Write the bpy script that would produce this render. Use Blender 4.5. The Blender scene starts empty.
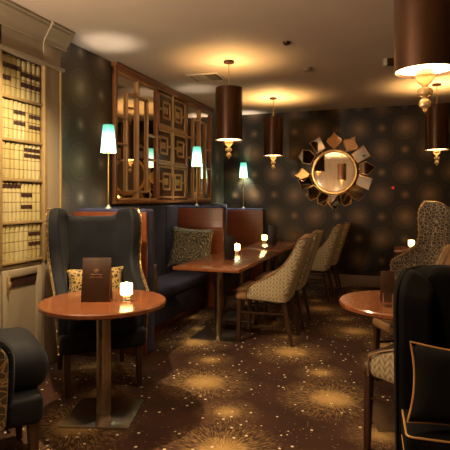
import bpy, bmesh, math, random
from mathutils import Vector, Matrix
random.seed(7)
scene = bpy.context.scene
COL = scene.collection
PI = math.pi

# ------------------------------------------------------------------ materials
def new_mat(name):
    m = bpy.data.materials.new(name); m.use_nodes = True
    nt = m.node_tree
    b = nt.nodes['Principled BSDF']
    return m, nt, b

class NB:
    """small node builder"""
    def __init__(s, nt): s.nt = nt
    def n(s, t, **kw):
        nd = s.nt.nodes.new(t)
        for k, v in kw.items(): setattr(nd, k, v)
        return nd
    def put(s, nd, i, v):
        if v is None: return
        if hasattr(v, 'is_output'): s.nt.links.new(v, nd.inputs[i])
        else: nd.inputs[i].default_value = v
    def m(s, op, a, b=None, c=None, clamp=False):
        nd = s.n('ShaderNodeMath', operation=op); nd.use_clamp = clamp
        s.put(nd, 0, a); s.put(nd, 1, b); s.put(nd, 2, c)
        return nd.outputs[0]
    def ramp(s, f, stops):
        nd = s.n('ShaderNodeValToRGB')
        el = nd.color_ramp.elements
        while len(el) < len(stops): el.new(0.5)
        for e, (p, c) in zip(el, stops):
            e.position = p; e.color = (*c, 1) if len(c) == 3 else c
        s.put(nd, 0, f)
        return nd.outputs[0]
    def mix(s, f, a, b, bt='MIX'):
        nd = s.n('ShaderNodeMix', data_type='RGBA', blend_type=bt)
        s.put(nd, 0, f)
        for i, v in ((6, a), (7, b)):
            if hasattr(v, 'is_output'): s.nt.links.new(v, nd.inputs[i])
            else: nd.inputs[i].default_value = (*v, 1)
        return nd.outputs[2]
    def coord(s, kind='Object'):
        return s.n('ShaderNodeTexCoord').outputs[kind]
    def xyz(s, v):
        nd = s.n('ShaderNodeSeparateXYZ'); s.nt.links.new(v, nd.inputs[0]); return nd.outputs
    def comb(s, x, y, z=0.0):
        nd = s.n('ShaderNodeCombineXYZ'); s.put(nd, 0, x); s.put(nd, 1, y); s.put(nd, 2, z); return nd.outputs[0]
    def noise(s, v, scale, detail=2.0, rough=.5):
        nd = s.n('ShaderNodeTexNoise'); s.put(nd, 'Vector', v)
        nd.inputs['Scale'].default_value = scale; nd.inputs['Detail'].default_value = detail
        nd.inputs['Roughness'].default_value = rough
        return nd.outputs[0]
    def scale(s, v, sc):
        nd = s.n('ShaderNodeMapping'); s.put(nd, 0, v); nd.inputs['Scale'].default_value = sc; return nd.outputs[0]
    def bump(s, h, b, strength=.3, dist=.01):
        nd = s.n('ShaderNodeBump'); s.put(nd, 'Height', h)
        nd.inputs['Strength'].default_value = strength; nd.inputs['Distance'].default_value = dist
        s.nt.links.new(nd.outputs[0], b.inputs['Normal'])

def plain(name, col, rough=.5, metal=0.0, var=.12, scale=12.0, bump=0.0, spec=.5, sheen=0.0, coat=0.0):
    m, nt, b = new_mat(name); k = NB(nt)
    v = k.coord('Object')
    f = k.noise(v, scale, 3.0)
    lo = tuple(c * (1 - var) for c in col); hi = tuple(min(1, c * (1 + var)) for c in col)
    nt.links.new(k.ramp(f, [(.3, lo), (.7, hi)]), b.inputs['Base Color'])
    b.inputs['Roughness'].default_value = rough; b.inputs['Metallic'].default_value = metal
    b.inputs['Specular IOR Level'].default_value = spec
    b.inputs['Sheen Weight'].default_value = sheen
    b.inputs['Coat Weight'].default_value = coat
    b.inputs['Coat Roughness'].default_value = .25
    if bump: k.bump(k.noise(v, scale * 6, 2), b, bump, .004)
    return m

def wood(name, c0, c1, rough=.28, axis='y', coat=.35, freq=9.0):
    m, nt, b = new_mat(name); k = NB(nt)
    v = k.coord('Object')
    sc = {'x': (1, freq * 3, freq * 3), 'y': (freq * 3, 1, freq * 3), 'z': (freq * 3, freq * 3, 1)}[axis]
    f = k.noise(k.scale(v, sc), 1.2, 5, .6)
    g = k.noise(v, 2.5, 2)
    f2 = k.m('ADD', k.m('MULTIPLY', f, .75), k.m('MULTIPLY', g, .25))
    nt.links.new(k.ramp(f2, [(.32, c0), (.68, c1)]), b.inputs['Base Color'])
    b.inputs['Roughness'].default_value = rough
    b.inputs['Coat Weight'].default_value = coat; b.inputs['Coat Roughness'].default_value = .15
    return m

def emit(name, col, strength):
    m, nt, b = new_mat(name)
    b.inputs['Base Color'].default_value = (*col, 1)
    b.inputs['Emission Color'].default_value = (*col, 1)
    b.inputs['Emission Strength'].default_value = strength
    return m

M = {}
M['ceiling'] = plain('ceiling_paint', (.60, .50, .41), .7, var=.04, scale=2)
M['taupe'] = plain('taupe_paint', (.29, .235, .16), .55, var=.05, scale=4)
M['oakedge'] = plain('gold_paint_edge', (.27, .19, .085), .45, var=.1, scale=20)
M['plainwall'] = plain('brown_wall_paint', (.14, .09, .06), .7, var=.08, scale=3)
M['frontwall'] = wood('front_wall_boards', (.22, .14, .07), (.36, .25, .13), .5, 'z', .1, 3.0)
M['baseboard'] = plain('baseboard_paint', (.19, .13, .09), .45, var=.08, scale=6)
M['mahog'] = wood('mahogany', (.12, .030, .010), (.22, .060, .019), .32, 'x')
M['mahogtop'] = wood('mahogany_table_top', (.13, .042, .016), (.235, .080, .030), .24, 'y', .5)
M['screenwood'] = wood('panel_wood', (.17, .065, .022), (.32, .13, .045), .36, 'z', .25)
M['fretwood'] = wood('fretwork_wood', (.40, .22, .09), (.60, .36, .16), .42, 'z', .15)
M['darkboard'] = wood('dark_back_board', (.06, .022, .008), (.12, .045, .017), .4, 'z', .15)
M['darkwood'] = wood('dark_leg_wood', (.02, .009, .005), (.05, .02, .01), .35, 'z', .2)
M['steel'] = plain('brushed_steel', (.40, .34, .28), .28, 1.0, .1, 30)
M['brass'] = plain('brass', (.62, .40, .15), .28, 1.0, .08, 20)
M['gold'] = plain('gilt', (.92, .58, .22), .3, 1.0, .1, 25)
M['navy'] = plain('navy_velvet', (.0062, .0075, .0115), .7, var=.4, scale=6, bump=.1, sheen=.03, spec=.2)
M['navybench'] = plain('navy_bench_velvet', (.021, .023, .060), .8, var=.3, scale=7, bump=.1, sheen=.06, spec=.2)
M['darkfab'] = plain('dark_velvet', (.003, .0026, .003), .85, var=.3, scale=6, spec=.12)
M['leather'] = plain('tan_leather', (.22, .125, .06), .4, var=.18, scale=9, bump=.15)
M['darkleather'] = plain('brown_leather', (.05, .028, .018), .42, var=.2, scale=9, bump=.12)
M['menu'] = plain('brown_menu_leather', (.042, .019, .010), .3, var=.15, scale=15, bump=.08)
M['menuink'] = plain('embossed_brown', (.22, .11, .05), .4)
M['black'] = plain('black_menu_card', (.010, .008, .008), .4, var=.2)
M['cream'] = plain('cream_trim', (.55, .45, .27), .6)
M['darkrec'] = plain('dark_shelf_back', (.035, .02, .01), .7)
M['label_shadow'] = plain('dark_brown_leather_label_and_shadow', (.035, .014, .010), .45, var=.3, scale=40)  # book labels; also the painted shadow strips on the cupboard doors
M['bronze'] = plain('bronze_shade', (.068, .027, .010), .3, .5, .1, 4)
M['plastic'] = plain('ceiling_fitting_plastic', (.58, .49, .39), .5)
M['oldplastic'] = plain('brownish_plastic', (.30, .21, .14), .5)
M['darkgap'] = plain('vent_dark', (.05, .04, .03), .6)
M['piping'] = plain('gold_piping', (.38, .20, .065), .45)
M['copperglass'] = plain('copper_mirror_tile', (.80, .42, .20), .38, .5, .12, 40)
M['brownfab'] = plain('brown_fabric', (.12, .07, .035), .75, var=.3, scale=20)
M['tealbase'] = plain('frosted_glass_base', (.5, .6, .55), .3)
M['wax'] = emit('candle_wax_glow', (1.0, .60, .20), 9.0)
M['flame'] = emit('candle_flame', (1.0, .62, .22), 40.0)
M['disc'] = emit('diffuser_glow', (1.0, .62, .27), 10.0)
M['bulb'] = emit('warm_bulb', (1.0, .66, .3), 25.0)
M['red'] = emit('red_indicator', (1.0, .06, .02), .22)

def mk_mirror():
    m, nt, b = new_mat('mirror_glass'); k = NB(nt)
    f = k.noise(k.coord('Object'), 3, 2)
    nt.links.new(k.ramp(f, [(.3, (.74, .66, .55)), (.7, (.82, .75, .64))]), b.inputs['Base Color'])
    b.inputs['Metallic'].default_value = 1; b.inputs['Roughness'].default_value = .03
    return m
M['mirror'] = mk_mirror()

def mk_glass():
    m, nt, b = new_mat('clear_glass')
    b.inputs['Base Color'].default_value = (.95, .93, .88, 1)
    b.inputs['Transmission Weight'].default_value = 1
    b.inputs['Roughness'].default_value = .02; b.inputs['IOR'].default_value = 1.45
    return m
M['glass'] = mk_glass()
def mk_crystal():
    m, nt, b = new_mat('amber_crystal'); k = NB(nt)
    b.inputs['Base Color'].default_value = (.85, .62, .30, 1)
    b.inputs['Transmission Weight'].default_value = .55
    b.inputs['Roughness'].default_value = .12; b.inputs['IOR'].default_value = 1.45
    b.inputs['Metallic'].default_value = .25
    return m
M['crystal'] = mk_crystal()

def mk_lampshade():
    # glass shade lit from within: the glow is strongest in the lower two thirds, near the bulb
    m, nt, b = new_mat('teal_glass_shade'); k = NB(nt)
    z = k.xyz(k.coord('Object'))[2]
    f = k.m('DIVIDE', z, .26)
    c = k.ramp(f, [(0.0, (.50, .85, .62)), (.5, (.62, .95, .72)), (.78, (.16, .50, .36)), (1.0, (.035, .23, .155))])
    nt.links.new(c, b.inputs['Emission Color'])
    nt.links.new(c, b.inputs['Base Color'])
    b.inputs['Emission Strength'].default_value = 2.0
    b.inputs['Roughness'].default_value = .4
    return m
M['tealshade'] = mk_lampshade()

def lattice(k, u, v, pu, pv, ou, ov):
    """local coordinates inside a repeating cell centred on (ou, ov)"""
    a = k.m('SUBTRACT', k.m('FLOORED_MODULO', k.m('ADD', k.m('SUBTRACT', u, ou), pu / 2), pu), pu / 2)
    c = k.m('SUBTRACT', k.m('FLOORED_MODULO', k.m('ADD', k.m('SUBTRACT', v, ov), pv / 2), pv), pv / 2)
    r = k.m('SQRT', k.m('ADD', k.m('MULTIPLY', a, a), k.m('MULTIPLY', c, c)))
    return a, c, r

def mk_wallpaper(name, axis, ou, ov, base, tint):
    m, nt, b = new_mat(name); k = NB(nt)
    P = k.xyz(k.coord('Object'))
    u, v = P[axis], P[2]
    tot = None
    for (du, dv, big) in ((0, 0, 1), (.353, .355, 1), (0, .355, 0), (.353, 0, 0)):
        a, c, r = lattice(k, u, v, .706, .71, ou + du, ov + dv)
        R = .190 if big else .080
        q = k.m('DIVIDE', r, R)
        inside = k.m('LESS_THAN', q, 1.0)
        th = k.m('ARCTAN2', c, a)
        petals = k.m('ADD', .5, k.m('MULTIPLY', .5, k.m('COSINE', k.m('MULTIPLY', th, 24.0 if big else 12.0))))
        rings = k.m('ADD', .5, k.m('MULTIPLY', .5, k.m('COSINE', k.m('MULTIPLY', q, 34.0 if big else 18.0))))
        core = k.m('POWER', k.m('SUBTRACT', 1.0, q, clamp=True), 1.8)
        body = k.m('ADD', k.m('MULTIPLY', core, 1.05),
                   k.m('ADD', .05, k.m('MULTIPLY', k.m('MULTIPLY', rings, petals), .16)))
        rim = k.m('MULTIPLY', k.m('LESS_THAN', k.m('ABSOLUTE', k.m('SUBTRACT', q, .95)), .04), .05)
        val = k.m('MULTIPLY', inside, k.m('ADD', body, rim))
        tot = val if tot is None else k.m('MAXIMUM', tot, val)
    wear = k.noise(k.coord('Object'), 7, 4)
    tot = k.m('MULTIPLY', tot, k.m('ADD', .55, k.m('MULTIPLY', wear, .9)))
    fine = k.noise(k.coord('Object'), 60, 3)
    tot = k.m('ADD', tot, k.m('MULTIPLY', k.m('SUBTRACT', fine, .5), .10))
    nt.links.new(k.ramp(tot, [(0, base), (.35, tuple(x * .45 for x in tint)), (1, tint)]), b.inputs['Base Color'])
    b.inputs['Roughness'].default_value = .42
    b.inputs['Metallic'].default_value = .3
    return m
M['paperback'] = mk_wallpaper('medallion_wallpaper_bronze', 0, -.213, .072, (.015, .012, .0095), (.19, .12, .068))
M['paperleft'] = mk_wallpaper('medallion_wallpaper_lamplit', 1, 4.05, .37, (.080, .074, .065), (.38, .35, .30))  # same paper as the back wall; the lamp's cooler light is in its grey

def mk_carpet():
    m, nt, b = new_mat('starburst_carpet'); k = NB(nt)
    co = k.coord('Object')
    P = k.xyz(co); u, v = P[0], P[1]
    tot = None
    for (ou, ov, R, g) in ((-.43, 3.54, .40, 1.0), (-.92, 2.60, .40, 1.0), (-1.06, 3.09, .24, .75), (-.575, 4.04, .24, .75)):
        a, c, r = lattice(k, u, v, .97, 1.90, ou, ov)
        q = k.m('DIVIDE', r, R)
        th = k.m('ARCTAN2', c, a)
        rays = k.noise(k.comb(k.m('MULTIPLY', k.m('COSINE', th), 1.0), k.m('SINE', th), k.m('MULTIPLY', q, .25)), 34.0, 2, .6)
        rays = k.m('MULTIPLY', k.m('SUBTRACT', rays, .47, clamp=True), 8.0, clamp=True)
        fall = k.m('POWER', k.m('SUBTRACT', 1.0, q, clamp=True), .85)
        core = k.m('POWER', k.m('SUBTRACT', 1.0, k.m('MULTIPLY', q, 2.3), clamp=True), .8)
        val = k.m('ADD', k.m('MULTIPLY', k.m('MULTIPLY', rays, fall), .85), k.m('MULTIPLY', core, .75))
        val = k.m('MULTIPLY', val, g)
        tot = val if tot is None else k.m('MAXIMUM', tot, val)
    # small scattered pale flecks
    vo = k.n('ShaderNodeTexVoronoi'); k.put(vo, 'Vector', co); vo.inputs['Scale'].default_value = 16; vo.inputs['Randomness'].default_value = .8
    fl = k.m('LESS_THAN', vo.outputs['Distance'], .15)
    sel = k.m('GREATER_THAN', k.noise(co, 3.0, 2), .33)
    fl = k.m('MULTIPLY', fl, sel)
    vo2 = k.n('ShaderNodeTexVoronoi'); k.put(vo2, 'Vector', co); vo2.inputs['Scale'].default_value = 26; vo2.inputs['Randomness'].default_value = 1
    f2 = k.m('MULTIPLY', k.m('LESS_THAN', vo2.outputs['Distance'], .13), .55)
    pile = k.noise(co, 160, 2)
    blot = k.noise(co, 2.2, 4, .6)
    base = k.ramp(blot, [(.3, (.026, .011, .008)), (.7, (.052, .022, .014))])
    burst = k.mix(tot, base, (.46, .29, .11))
    c1 = k.mix(f2, burst, (.30, .20, .11))
    c2 = k.mix(fl, c1, (.66, .56, .42))
    c3 = k.mix(.35, c2, k.ramp(pile, [(.2, (.35, .35, .35)), (.8, (1, 1, 1))]), 'MULTIPLY')
    nt.links.new(c3, b.inputs['Base Color'])
    b.inputs['Roughness'].default_value = .9; b.inputs['Specular IOR Level'].default_value = .15
    k.bump(pile, b, .25, .004)
    return m
M['carpet'] = mk_carpet()

def mk_lattice_fabric(name, c0, c1, scale, width=.07, rough=.6):
    """irregular cell outlines, as in a giraffe or pebble weave"""
    m, nt, b = new_mat(name); k = NB(nt)
    vo = k.n('ShaderNodeTexVoronoi', feature='DISTANCE_TO_EDGE'); k.put(vo, 'Vector', k.coord('Object'))
    vo.inputs['Scale'].default_value = scale
    f = vo.outputs['Distance']
    nt.links.new(k.ramp(f, [(width * .6, c1), (width * 1.6, c0)]), b.inputs['Base Color'])
    b.inputs['Roughness'].default_value = rough
    b.inputs['Sheen Weight'].default_value = .15
    return m
M['goldlattice'] = mk_lattice_fabric('gold_lattice_fabric', (.045, .030, .012), (.44, .29, .09), 34, .13)
M['giraffe'] = mk_lattice_fabric('giraffe_fabric', (.050, .034, .024), (.36, .28, .19), 30, .05)
M['netfabric'] = mk_lattice_fabric('gold_net_fabric', (.040, .024, .012), (.30, .19, .065), 26, .05)

def mk_weave():
    m, nt, b = new_mat('woven_fabric'); k = NB(nt)
    P = k.xyz(k.coord('Object'))
    s = k.m('ADD', k.m('MULTIPLY', P[0], 1.0), k.m('MULTIPLY', P[1], .93))
    su = k.m('MULTIPLY', s, 34.0); sv = k.m('MULTIPLY', P[2], 26.0)
    vv = k.m('ADD', sv, k.m('MULTIPLY', k.m('PINGPONG', su, 1.0), 1.2))
    a = k.m('PINGPONG', vv, .5)
    c = k.m('PINGPONG', su, .5)
    f = k.m('ADD', k.m('MULTIPLY', a, 1.3), k.m('MULTIPLY', c, .7))
    n = k.noise(k.coord('Object'), 40, 2)
    f = k.m('ADD', f, k.m('MULTIPLY', k.m('SUBTRACT', n, .5), .3))
    nt.links.new(k.ramp(f, [(.15, (.19, .145, .08)), (.5, (.33, .265, .165)), (.9, (.45, .38, .26))]), b.inputs['Base Color'])
    b.inputs['Roughness'].default_value = .6
    k.bump(f, b, .4, .006)
    return m
M['weave'] = mk_weave()

def mk_rose():
    m, nt, b = new_mat('rose_cushion_fabric'); k = NB(nt)
    co = k.coord('Object')
    P = k.xyz(co)
    r = k.m('SQRT', k.m('ADD', k.m('MULTIPLY', P[0], P[0]), k.m('MULTIPLY', P[2], P[2])))
    th = k.m('ARCTAN2', P[2], P[0])
    n = k.noise(co, 13, 2)
    w = k.m('SINE', k.m('ADD', k.m('MULTIPLY', r, 95.0), k.m('ADD', k.m('MULTIPLY', th, 3.0), k.m('MULTIPLY', n, 15.0))))
    line = k.m('LESS_THAN', k.m('ABSOLUTE', w), .42)
    nt.links.new(k.mix(line, (.045, .045, .040), (.30, .26, .17)), b.inputs['Base Color'])
    b.inputs['Roughness'].default_value = .7
    return m
M['rose'] = mk_rose()

def mk_book(name, c, cd):
    m, nt, b = new_mat(name); k = NB(nt)
    z = k.xyz(k.coord('Object'))[2]
    q = k.m('PINGPONG', k.m('MULTIPLY', z, 1 / .075), .5)
    ln = k.m('LESS_THAN', q, .05)
    n = k.noise(k.coord('Object'), 14, 3)
    base = k.ramp(n, [(.3, tuple(x * .86 for x in c)), (.7, c)])
    nt.links.new(k.mix(ln, base, cd), b.inputs['Base Color'])
    b.inputs['Roughness'].default_value = .55
    return m
M['book_a'] = mk_book('cream_book_cloth', (.45, .385, .175), (.17, .12, .04))
M['book_b'] = mk_book('pale_gold_book_cloth', (.40, .33, .135), (.15, .10, .035))
M['book_c'] = mk_book('ivory_book_cloth', (.49, .43, .22), (.19, .14, .055))

# ------------------------------------------------------------------ mesh kit
def bm_new(): return bmesh.new()

def add_box(bm, lo, hi, bevel=0.0, seg=2, rot=None, at=None):
    lo, hi = Vector(lo), Vector(hi)
    r = bmesh.ops.create_cube(bm, size=1.0)
    vs = r['verts']
    mid = (lo + hi) / 2; d = hi - lo
    for v in vs: v.co = Vector((v.co.x * d.x, v.co.y * d.y, v.co.z * d.z)) + mid
    if bevel > 0:
        es = list({e for v in vs for e in v.link_edges})
        rb = bmesh.ops.bevel(bm, geom=es, offset=min(bevel, min(d) * .49), segments=seg, affect='EDGES', profile=.5, clamp_overlap=True)
        vs = list({v for v in rb['verts']} | {v for v in vs if v.is_valid})
    if rot is not None:
        bmesh.ops.rotate(bm, verts=vs, cent=at or mid, matrix=rot)
    return vs

def add_lathe(bm, prof, seg=32, at=(0, 0, 0), caps=True):
    at = Vector(at); rings = []
    for (r, z) in prof:
        if r < 1e-5: rings.append([bm.verts.new(at + Vector((0, 0, z)))])
        else: rings.append([bm.verts.new(at + Vector((r * math.cos(2 * PI * i / seg), r * math.sin(2 * PI * i / seg), z))) for i in range(seg)])
    for a, b in zip(rings, rings[1:]):
        for i in range(seg):
            j = (i + 1) % seg
            if len(a) == 1 and len(b) == 1: continue
            if len(a) == 1: bm.faces.new((a[0], b[j], b[i]))
            elif len(b) == 1: bm.faces.new((a[i], a[j], b[0]))
            else: bm.faces.new((a[i], a[j], b[j], b[i]))
    if caps:
        if len(rings[0]) > 1: bm.faces.new(list(reversed(rings[0])))
        if len(rings[-1]) > 1: bm.faces.new(rings[-1])

def add_tube(bm, pts, rad, seg=8, closed=False, square=False):
    pts = [Vector(p) for p in pts]; n = len(pts)
    if not hasattr(rad, '__len__'): rad = [rad] * n
    rings = []; up = Vector((0, 0, 1))
    for i, p in enumerate(pts):
        if closed: t = pts[(i + 1) % n] - pts[i - 1]
        else: t = pts[min(i + 1, n - 1)] - pts[max(i - 1, 0)]
        t.normalize()
        a = up - t * up.dot(t)
        if a.length < .05: a = Vector((1, 0, 0)) - t * t.x
        a.normalize(); up = a; c = t.cross(a)
        rings.append([bm.verts.new(p + (a * math.cos(2 * PI * q / seg + (PI / 4 if square else 0)) + c * math.sin(2 * PI * q / seg + (PI / 4 if square else 0))) * rad[i]) for q in range(seg)])
    m = n if closed else n - 1
    for i in range(m):
        a, b = rings[i], rings[(i + 1) % n]
        for q in range(seg):
            bm.faces.new((a[q], a[(q + 1) % seg], b[(q + 1) % seg], b[q]))
    if not closed:
        bm.faces.new(list(reversed(rings[0]))); bm.faces.new(rings[-1])

def add_prism(bm, poly, axis, a, b):
    """extrude a 2D polygon along an axis from a to b"""
    def P(u, v, w):
        return Vector({'x': (w, u, v), 'y': (u, w, v), 'z': (u, v, w)}[axis])
    lo = [bm.verts.new(P(u, v, a)) for u, v in poly]; hi = [bm.verts.new(P(u, v, b)) for u, v in poly]
    n = len(poly)
    for i in range(n): bm.faces.new((lo[i], lo[(i + 1) % n], hi[(i + 1) % n], hi[i]))
    bm.faces.new(list(reversed(lo))); bm.faces.new(hi)

def add_leg(bm, top, bot, rt, rb, kx=1.0):
    """square tapered leg with softened edges"""
    top, bot = Vector(top), Vector(bot)
    mid = (top + bot) / 2
    rings = []
    for p, r in ((top, rt), (mid, (rt + rb) / 2), (bot, rb)):
        ch = r * .25; o = []
        for sx, sy in ((1, 1), (-1, 1), (-1, -1), (1, -1)):
            if sx * sy > 0: o += [(sx * r, sy * (r - ch)), (sx * (r - ch), sy * r)]
            else: o += [(sx * (r - ch), sy * r), (sx * r, sy * (r - ch))]
        rings.append([bm.verts.new(p + Vector((a, b, 0))) for a, b in o])
    for a, b in zip(rings, rings[1:]):
        for i in range(8):
            j = (i + 1) % 8
            bm.faces.new((a[i], b[i], b[j], a[j]))
    bm.faces.new(rings[0]); bm.faces.new(list(reversed(rings[-1])))

def obj(name, bm, mat, parent=None, loc=None, rot=None, smooth=35, sub=0):
    bmesh.ops.recalc_face_normals(bm, faces=bm.faces[:])
    if smooth:
        lim = math.radians(smooth)
        for f in bm.faces: f.smooth = True
        for e in bm.edges:
            e.smooth = len(e.link_faces) == 2 and e.calc_face_angle(0) < lim
    me = bpy.data.meshes.new(name); bm.to_mesh(me); bm.free()
    mats = mat if isinstance(mat, (list, tuple)) else [mat]
    for q in mats: me.materials.append(M[q])
    o = bpy.data.objects.new(name, me); COL.objects.link(o)
    if loc is not None: o.location = loc
    if rot is not None: o.rotation_euler = rot
    if parent is not None: o.parent = parent
    if sub:
        md = o.modifiers.new('subdivision', 'SUBSURF'); md.levels = sub; md.render_levels = sub
    return o

def tag(o, label, cat, group=None, kind=None):
    if label: o['label'] = label
    if cat: o['category'] = cat
    if group: o['group'] = group
    if kind: o['kind'] = kind
    return o

def thing(name, label, cat, loc=(0, 0, 0), rotz=0.0, group=None):
    o = bpy.data.objects.new(name, None); COL.objects.link(o)
    o.empty_display_size = .1
    o.location = loc; o.rotation_euler = (0, 0, rotz)
    return tag(o, label, cat, group)

def struct(name, bm, mat, label=None):
    o = obj(name, bm, mat); o['kind'] = 'structure'
    if label: o['label'] = label
    return o

def dup(root, loc, rotz, label, group=None, scale=None):
    def cp(o, parent):
        c = o.copy(); COL.objects.link(c); c.parent = parent
        for ch in list(o.children): cp(ch, c)
        return c
    r = cp(root, None)
    r.location = loc; r.rotation_euler = (0, 0, rotz); r['label'] = label
    if group: r['group'] = group
    if scale: r.scale = scale
    return r

# ------------------------------------------------------------------ room
WX, BY, CH = -2.90, 8.25, 2.90          # left wall, back wall, ceiling
RX, FY = 3.2, -2.6
b = bm_new(); add_box(b, (-3.4, FY - .15, -.12), (RX + .15, BY + .15, 0)); struct('floor', b, 'carpet')
b = bm_new(); add_box(b, (-3.4, FY - .15, CH), (RX + .15, BY + .15, CH + .12)); struct('ceiling', b, 'ceiling')
b = bm_new(); add_box(b, (WX - .15, 3.63, 0), (WX, BY + .15, CH)); add_box(b, (-3.40, FY, 0), (-3.16, 3.63, CH)); struct('wall_left', b, 'paperleft')
b = bm_new(); add_box(b, (WX, BY, 0), (RX + .15, BY + .15, CH)); struct('wall_back', b, 'paperback')
b = bm_new(); add_box(b, (RX, FY, 0), (RX + .15, BY, CH)); struct('wall_right', b, 'plainwall')
b = bm_new(); add_box(b, (-3.40, FY - .15, 0), (RX + .15, FY, CH)); struct('wall_front', b, 'frontwall')
b = bm_new(); add_prism(b, [(BY, 0), (BY - .022, 0), (BY - .022, .15), (BY - .012, .175), (BY, .18)], 'x', WX + .0, RX); struct('baseboard_back', b, 'baseboard')
b = bm_new(); add_prism(b, [(RX, 0), (RX - .022, 0), (RX - .022, .15), (RX - .012, .175), (RX, .18)], 'y', FY, BY - .022); struct('baseboard_right', b, 'baseboard')

# ------------------------------------------------------------------ bookcase on the left
FX = -2.80                                # front plane of the joinery
Y0, Y1 = 2.30, 3.60
BA, BB = 2.925, 3.385                     # the bay seen in the photograph
SH = [.934, 1.244, 1.579, 1.889, 2.216, 2.535]
bc = thing('bookcase', 'taupe built-in bookcase with cornice and cream books by the lamplit wall', 'bookcase', (-2.98, 3.0, 0))
def bobj(name, bm, mat, parent=bc):
    o = obj(name, bm, mat); o.parent = parent
    o.matrix_parent_inverse = Matrix.Translation(-bc.location)
    return o
b = bm_new()
add_box(b, (-3.155, Y0, 0), (-3.12, Y1, CH - .002))                      # back board
add_box(b, (-3.12, Y0, .90), (FX - .03, BA - .045, CH - .002))           # closed bay nearer the viewer
add_box(b, (-3.12, BA - .045, 0), (FX, BA, CH - .002))                   # stile between bays
add_box(b, (-3.12, BA - .46, 2.56), (FX, BB, CH - .002))                 # frieze
add_box(b, (-3.12, BA - .46, 0), (FX - .02, BB, .90))                    # base cupboard
bobj('carcass', b, 'taupe')
b = bm_new(); add_box(b, (-3.12, BB, 0), (FX + .012, Y1, CH - .002), .004)
bobj('pilaster', b, 'taupe')
b = bm_new(); add_box(b, (FX - .03, Y1 - .012, .12), (FX + .022, Y1 + .012, 2.56), .004); bobj('gold_edge', b, 'oakedge')
b = bm_new(); add_box(b, (FX - .03, BB - .004, .90), (FX + .024, BB + .030, 2.57), .005); bobj('gold_edge', b, 'oakedge')
b = bm_new(); add_box(b, (FX - .03, BA - .035, .90), (FX + .018, BA - .002, 2.55), .005); bobj('gold_edge', b, 'oakedge')
prof = [(0, 2.735), (.018, 2.735), (.022, 2.765), (.045, 2.79), (.07, 2.835), (.088, 2.85), (.092, 2.872), (.105, 2.878), (.105, CH - .003), (0, CH - .003)]
b = bm_new()
add_prism(b, [(FX + p * .9, z) for p, z in prof], 'y', Y0, BB - .01)
add_prism(b, [(FX + .012 + p, z) for p, z in prof], 'y', BB - .01, Y1 + .065)
bobj('cornice', b, 'taupe')
b = bm_new(); add_prism(b, [(FX, 2.535), (FX + .035, 2.545), (FX + .04, 2.565), (FX + .02, 2.575), (FX, 2.585)], 'y', Y0, Y1 + .03); bobj('head_moulding', b, 'taupe')
for z in SH[:-1]:
    b = bm_new(); add_box(b, (-3.12, BA, z - .022), (FX + .004, BB - .004, z), .003); bobj('shelf', b, 'oakedge')
for y0, y1 in ((BA + .012, BB - .012), (BA - .45, BA - .055)):
    b = bm_new()
    x0, x1 = FX - .02, FX + .006
    for lo, hi in (((y0, .05), (y0 + .06, .87)), ((y1 - .06, .05), (y1, .87)), ((y0 + .06, .81), (y1 - .06, .87)), ((y0 + .06, .05), (y1 - .06, .14))):
        add_box(b, (x0, lo[0], lo[1]), (x1, hi[0], hi[1]), .004)
    add_box(b, (x0, y0 + .05, .12), (x0 + .010, y1 - .05, .82))
    d = bobj('door', b, 'taupe')
    b = bm_new(); add_prism(b, [(y0 + .075, .735), (y1 - .075, .735), (y1 - .05, .80), (y0 + .05, .80)], 'x', x0 + .008, x0 + .017)
    s = obj('ledge_shadow', b, 'label_shadow', d)  # dark strip stands in for the shadow at an arched ledge
    b = bm_new(); add_box(b, (x1, y0 + .035, .70), (x1 + .02, y0 + .055, .83), .005); add_box(b, (x1 + .012, y0 + .033, .745), (x1 + .028, y0 + .057, .785), .004)
    obj('handle', b, 'oakedge', d)

# books: five shelves in the visible bay
def book_bm(w, h, d):
    bm = bm_new()
    n = 6; poly = [(-d, -w / 2), (-d, w / 2)]
    for i in range(n + 1):
        a = PI / 2 - PI * i / n
        poly.append((-.012 + .012 * math.cos(a), w / 2 * math.sin(a)))
    add_prism(bm, poly, 'z', 0, h)
    for z in (.06, .90):
        add_prism(bm, [(-.012 + .0135 * math.cos(PI / 2 - PI * i / n), (w / 2) * math.sin(PI / 2 - PI * i / n)) for i in range(n + 1)], 'z', h * z, h * z + .006)
    return bm
ORD = ['first', 'second', 'third', 'fourth', 'fifth', 'sixth', 'seventh', 'eighth', 'ninth', 'tenth', 'eleventh']
ROWN = ['lowest shelf', 'second shelf up', 'middle shelf', 'second shelf down', 'top shelf']
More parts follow.
